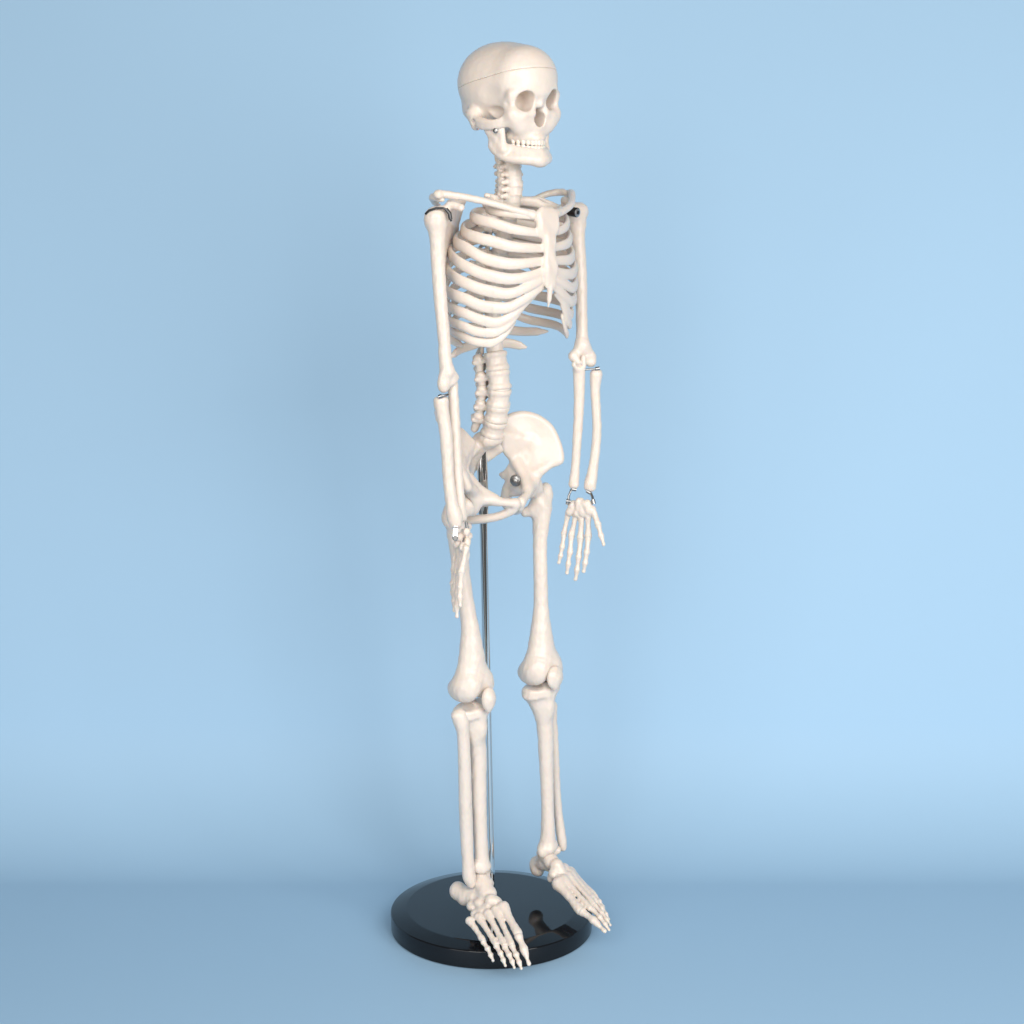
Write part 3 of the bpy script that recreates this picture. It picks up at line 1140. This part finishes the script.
def thigh(shaft, head, K, yaw, troch, lesser, out):
    F = Field(0.8, 5, 1.0, 8)
    p, r = pl(*shaft)
    F.tube(p, r, n=4)
    F.ell(head, (11, 11, 11), k=1.5)
    F.tube([head, troch[0]], [5.8, 6.8], k=4)
    for c, rr in troch[1:]:
        F.ell(c, rr, k=3)
    F.tube(lesser[0], lesser[1], k=4)
    Kf = knee_frame(K, p[-2], yaw)
    for s in (-1, 1):
        F.ell(Kf(s * 11.0, -3, -0.5), (10, 15.5, 12.0), Kf.R, k=10)
        F.ell(Kf(s * 9, 5, 5), (10, 11, 13), Kf.R, k=8)
        F.tube([Kf(s * 1, 0, 58), Kf(s * 5.5, 0, 26), Kf(s * 11.5, -1, 5)], [4.5, 7.6, 9.0], k=6)
    F.tube([Kf(0, 0, 42), Kf(0, 1, 26), Kf(0, 2, 10)], [6.5, 9.5, 13.5], k=8)
    F.ell(Kf(0, 22, -3), (4, 5, 16), Kf.R, sub=True, k=5)
    F.ell(Kf(0, -14, -12), (4.5, 14, 11), Kf.R, sub=True, k=3)
    return F, Kf


# left leg
K_L = P(541, 671, 10)
fl, kfl = thigh([(542, 508, 21, 9.8), (541, 522, 19, 8.4), (540.5, 534, 18, 7.4), (540, 545, 17, 6.9), (540.5, 575, 15, 6.9), (541, 605, 14, 7.2), (541, 632, 12, 8.2), (541, 652, 11, 10)],
                P(531.5, 486, 13), K_L, 45,
                [P(542, 498, 22), (P(546, 495.5, 26), (7.0, 8, 11)), (P(545.5, 488, 28), (5.5, 6, 5.5)), (P(541, 505, 22), (9, 8, 12))],
                ([P(539, 503, 19), P(533, 510, 18), P(525.5, 512.5, 18)], [8.5, 7, 4.6]), 1)
part('thigh_bone', fl)
K_R = P(471.8, 687, -55)
fr_, kfr = thigh([(456.5, 532, -52, 9.4), (459, 550, -52, 8.8), (461.5, 575, -53, 8.0), (466.5, 605, -54, 7.6), (470.5, 632, -55, 8.4), (472.3, 655, -55, 9.6)],
                 P(466, 505, -49), K_R, 48,
                 [P(456, 514, -55), (P(450, 517, -58), (8.0, 8.5, 11)), (P(451, 508, -58), (6, 6, 6)), (P(455, 522, -55), (9, 9, 12))],
                 ([P(461, 528, -50), P(468, 527, -42)], [6, 3.6]), -1)
part('thigh_bone', fr_)


def patella(Kf, dl, df, du, w=10.2):
    F = Field(0.7, 2)
    F.ell(Kf(dl, df, du), (w, 5.2, 11.3), Kf.R)
    F.tube([Kf(dl, df, du), Kf(dl, df - 0.5, du - 11)], [5.6, 2.6], k=3)
    return F


part('kneecap', patella(kfl, 0, 18.9, -3))
part('kneecap', patella(kfr, 1, 20.6, -8, 8.2))


def shin(K, yaw, drop, shaft, ank, s):
    kf = knee_frame(K, 2 * K - P(*shaft[-1][:3]), yaw)
    F = Field(0.8, 4, 1.0, 8)
    t = lambda l, f, u: kf(l, f, u - drop)
    F.disc(t(0, -1, -4.5), kf.u, 21.5, 14.5, 4.6, kf.l, 2.5, k=3)
    F.tube([t(0, 0, -8), t(0, 1, -18), t(0, 1.5, -30)], [13, 10.5, 8.2], k=5)
    for q in (-1, 1):
        F.tube([t(q * 13, -1, -7), t(q * 2, 1, -30)], [7.4, 5.8], k=6)
        F.ell(t(q * 10, -1, 2.2), (8, 10.5, 2.2), kf.R, sub=True, k=2)
    F.ell(t(0, 10.5, -20), (5, 4, 10), kf.R, k=6)
    p, r = pl(*shaft)
    F.tube([t(0, 1.5, -26)] + p, [8.4] + r, n=4)
    for c, rr in ank:
        F.ell(c, rr, k=4)
    return F


part('shin_bone', shin(K_L, 45, 14.5, [(545.5, 735, 12, 8.0), (546, 755, 13, 7.4), (547, 785, 15, 6.6), (547.7, 812, 17, 6.4), (548, 832, 19, 7.3), (547.5, 845, 20, 8.4)],
                       [(P(546.5, 848, 18), (9, 8.5, 6.5)), (P(542, 852, 14), (4.6, 5, 6)), (P(551.5, 845, 22), (6, 6, 5.5))], 1))
part('shin_bone', shin(K_R, 48, 18.5, [(478, 752, -49, 8.3), (478.3, 772, -48, 7.9), (479, 800, -46, 7.4), (480.2, 830, -43, 7.0), (481.3, 852, -41, 7.0), (481.8, 864, -40, 8.0)],
                       [(P(481.5, 867, -40), (8.6, 8.5, 6)), (P(486.5, 872, -34), (4, 4.6, 6.5)), (P(477, 866, -44), (5, 5, 5))], -1))
F = bone([(459.5, 716, -68, 7.6), (461.3, 721.5, -68, 7.6), (463, 733, -67, 6.0), (464, 750, -65, 6.0), (464.8, 775, -62, 6.2), (465.6, 805, -58, 6.4), (466.6, 835, -54, 6.3),
          (467.8, 860, -51, 5.9), (469, 875, -49, 6.6), (470.5, 881, -48, 5.6), (471.5, 884.5, -48, 3.6)], 3)
F.ell(P(456.5, 715, -70), (4.2, 4, 3.2), k=3)
part('calf_bone', F)
F = bone([(551.5, 706, 30, 6.0), (552, 716, 30, 5.0), (554, 735, 30, 4.3), (555.3, 760, 29, 4.2), (556.5, 790, 31, 4.1), (558.5, 815, 32, 4.4), (561, 835, 32, 5.0),
          (562.6, 844, 32, 4.4), (563, 848, 32, 3.4)], 2)
part('calf_bone', F)


# ---------------------------------------------------------------- feet
def foot(tarsals, tubes, metas, tips):
    F = Field(0.7, 1.6, 1.0, 5)
    for px, py, d, r in tarsals:
        F.ell(P(px, py, d), r, k=3.0)
    for p, r, k in tubes:
        F.tube([P(*q) for q in p], r, k=k)
    for a, b_, r in metas:
        pa, pb = P(*a), P(*b_)
        F.tube([pa, pa + (pb - pa) * 0.25, pa + (pb - pa) * 0.6, pa + (pb - pa) * 0.9, pb], [r * 1.65, r * 1.1, r * 0.92, r * 1.12, r * 1.1], k=2.2)
    ft = part('foot', F)
    for a, b_, r, fr3 in tips:
        obj('toe', digit(P(*a), P(*b_), fr3, [r * 1.15, r * 1.02, r * 0.9, r * 0.55][:len(fr3) - 1] + [r * 0.55], bend=V(0, 0, 1.5)).mesh(), M_BONE, ft)


foot([(458, 891, -30, (7.6, 8, 9.2)), (465, 897, -37, (8, 9, 8.4)), (484, 884, -44, (9.6, 10, 7.5)), (488, 893, -54, (8.6, 8.5, 7)), (473, 906, -56, (6.4, 6.5, 5.6)), (480, 903, -60, (6, 6.5, 5)),
      (491, 900, -66, (6, 6, 5.4)), (496, 902, -66, (5.6, 6, 5.4)), (487, 908, -68, (5.2, 6, 4.8)), (476, 914, -68, (5.4, 6, 4.6)), (482, 911, -68, (5, 6, 4.6)), (499, 905, -68, (4.6, 5, 4.6))],
     [([(458, 891, -30), (475, 900, -48)], [8.0, 7.2], 3), ([(470, 894, -40), (486, 894, -52)], [6.5, 7], 4), ([(482, 880, -42), (485, 890, -52)], [7.2, 6.5], 3), ([(478, 876, -40), (486, 876, -38)], [4.2, 4.2], 2)],
     [((470, 921, -75), (483, 940, -96), 2.7), ((479, 917, -76), (496, 944, -107), 2.7), ((488, 914, -77), (504.5, 945, -111), 2.8), ((496, 910, -77), (511.5, 944, -113), 2.8), ((503.5, 908, -76), (518, 933.5, -104), 3.9)],
     [((483.3, 941.5, -97), (493.3, 961, -111), 2.5, [0, 0.45, 0.75, 1]), ((496.5, 946, -108), (505.5, 966, -124), 2.5, [0, 0.45, 0.75, 1]), ((505, 947, -112), (514.5, 968, -129), 2.6, [0, 0.45, 0.75, 1]),
      ((512, 946, -114), (521.5, 969, -131), 2.6, [0, 0.45, 0.75, 1]), ((518.5, 936, -106), (529.3, 965, -126), 3.6, [0, 0.5, 1])])

foot([(536.8, 866, 40, (7.4, 8, 9.0)), (538, 870, 38, (6.4, 7, 6.4)), (543, 858, 30, (6.6, 8, 7)), (547, 855.5, 24, (8.5, 8.5, 7)), (552, 862, 14, (7.5, 7.5, 7.0)), (556.5, 865, 6, (6.5, 6.5, 6.5)), (553.5, 874, 2, (5.2, 6, 5.4)),
      (560, 871, 4, (6, 6.5, 6)), (563.5, 868, 12, (5.5, 6.5, 5)), (566, 872, 10, (5, 6, 4.6)), (560, 880, -5, (5.4, 6, 5)), (566, 877, 0, (5, 6, 4.6)), (550.5, 878.5, 4, (3.6, 4.5, 4))],
     [([(537, 862, 40), (549, 866, 18)], [6.4, 5.6], 3), ([(546, 852, 24), (551, 862, 14)], [7, 6.6], 3), ([(541, 853, 22), (557, 850, 26)], [4.4, 4.4], 3)],
     [((559, 884, -11), (580, 910, -42), 4.4), ((564.5, 879.5, -7), (590, 908, -43), 2.9), ((568.5, 876, 0), (593.5, 904, -36), 2.7), ((570.5, 873, 6), (595, 900, -29), 2.6), ((571, 870.5, 13), (594, 894.5, -20), 2.5)],
     [((582, 911.5, -44), (605.5, 932, -66), 3.6, [0, 0.5, 1]), ((592, 909, -43), (609.5, 930.5, -64), 2.5, [0, 0.45, 0.75, 1]), ((594.5, 905.5, -37), (610.5, 925.5, -56), 2.4, [0, 0.45, 0.75, 1]),
      ((596, 901.5, -30), (609, 919.5, -47), 2.3, [0, 0.45, 0.75, 1]), ((595, 896, -21), (605, 911.5, -36), 2.3, [0, 0.45, 0.75, 1])])

# ---------------------------------------------------------------- metal joint fittings
obj('hook', join(rod([P(425.5, 214, -98), P(429, 210.5, -100), P(436, 208.2, -101), P(443, 208.2, -101), P(446.5, 209.5, -100), P(448.5, 213, -100), P(450, 218, -100), P(451.2, 221, -99)], 1.0),
                 rod([P(446, 209, -100), P(449.5, 213.5, -101), P(450.5, 219.5, -101)], 1.8)), M_DARKSTEEL, uar)
bax = unit(V(0.74, -0.66, -0.08))
bo = P(571, 211.5, 29)
obj('bolt', join(lathe(P(577, 212.5, 17), bax, [(-16, 3.0), (-9, 3.6), (-8.5, 4.4), (0, 4.6), (0.6, 4.2), (0.6, 2.6), (-0.6, 2.4)], 28),
                 lathe(P(577, 212.5, 17), bax, [(-1.5, 1.5), (0.9, 1.5), (1.1, 1.2)], 14)), M_DARKSTEEL, ual)
obj('washer', join(lathe(P(577, 212.5, 17), bax, [(0.3, 3.9), (0.9, 3.9), (1.1, 3.4)], 28)), M_ZINC, ual)
obj('screw', join(lathe(P(577, 212.5, 17), bax, [(0.8, 1.9), (1.7, 1.9), (1.9, 1.4)], 6)), M_DARKSTEEL, ual)
obj('pin', join(rod([P(584, 369.8, 10), P(591, 369.2, 12), P(598, 368.6, 14)], 0.9), rod([P(595.5, 368.8, 13), P(599.3, 368.2, 14)], 1.7)), M_STEEL, rad_l)
obj('pin', join(rod([P(438.5, 396.5, -105), P(444.5, 395.5, -104), P(448, 394.5, -100)], 1.1), rod([P(438.5, 397, -106), P(442, 396, -106)], 2.0)), M_STEEL, rad_r)
obj('hook', join(rod([P(575.5, 489, 13), P(571, 490, 12), P(568.8, 496, 11), P(568.2, 502, 10)], 1.2), rod([P(566, 501, 9), P(570.5, 501.5, 9)], 1.9), rod([P(571.5, 489, 11), P(576, 489.5, 12)], 1.8), rod([P(567, 504.5, 9), P(569, 500, 9)], 1.7)), M_STEEL, hand_l)
obj('hook', join(rod([P(587, 491, 14), P(591, 493.5, 12), P(592.5, 497, 9), P(593, 502, 6)], 1.3), rod([P(586.5, 490.8, 13), P(590.5, 493, 12)], 1.8), rod([P(592.8, 499.5, 5), P(594, 504, 4)], 2.0)), M_STEEL, hand_l)
# bracket of the right wrist
obj('bracket', join(rod([P(453.5, 526.5, -106), P(457.5, 526.5, -105)], 1.2), rod([P(455.5, 528.5, -107), P(455.2, 537, -109)], [2.9, 2.9], 4)), M_BRIGHT, hand_r)
obj('screw', lathe(P(455.2, 538, -110), V(0.1, -1, 0.1), [(-3, 2.4), (0.8, 2.5), (1.3, 1.9)], 16), M_STEEL, hand_r)
obj('pin', rod([P(466, 522, -98), P(467.3, 529.5, -98)], 1.5), M_STEEL, hand_r)

# ================================================================ light: side softboxes of the studio, plus an added front fill
def area(name, loc, target, size, size_y, power, col=(1, 1, 1)):
    ld = bpy.data.lights.new(name, 'AREA')
    ld.shape = 'RECTANGLE'
    ld.size, ld.size_y = size, size_y
    ld.energy = power
    ld.color = col
    o = bpy.data.objects.new(name, ld)
    COL.objects.link(o)
    import mathutils
    o.location = loc
    o.rotation_euler = (mathutils.Vector(target) - mathutils.Vector(loc)).to_track_quat('-Z', 'Y').to_euler()
    return o


area('softbox_right', (1.0, -1.55, 0.88), (0.0, 0.1, 0.45), 1.2, 1.5, 29, (1, 0.985, 0.965))
area('softbox_left', (-0.95, -1.75, 0.66), (0.1, 0, 0.42), 1.2, 1.5, 14, (1, 0.985, 0.965))
area('added_fill_front', (0.0, -2.0, 1.52), (0, 0.0, 0.22), 2.0, 1.2, 33, (1, 0.985, 0.965))  # fill lamp added above the camera, standing in for ambient light

w = bpy.data.worlds.new('World')
scene.world = w
w.use_nodes = True
bg = w.node_tree.nodes['Background']
bg.inputs[0].default_value = (1.0, 0.98, 0.95, 1)
bg.inputs[1].default_value = 0.09

cam = bpy.data.cameras.new('camera')
cam.sensor_width = 36
cam.lens = 36 * F_PX / 1024
cam.clip_end = 30
co = bpy.data.objects.new('camera', cam)
COL.objects.link(co)
co.location = (0, -CAM_D * 0.001, CAM_H * 0.001)
co.rotation_euler = (math.pi / 2 - PITCH, 0, 0)
scene.camera = co

vs_ = scene.view_settings
vs_.view_transform = 'Standard'
vs_.look = 'None'
vs_.exposure = 0
vs_.gamma = 1
vs_.use_curve_mapping = False
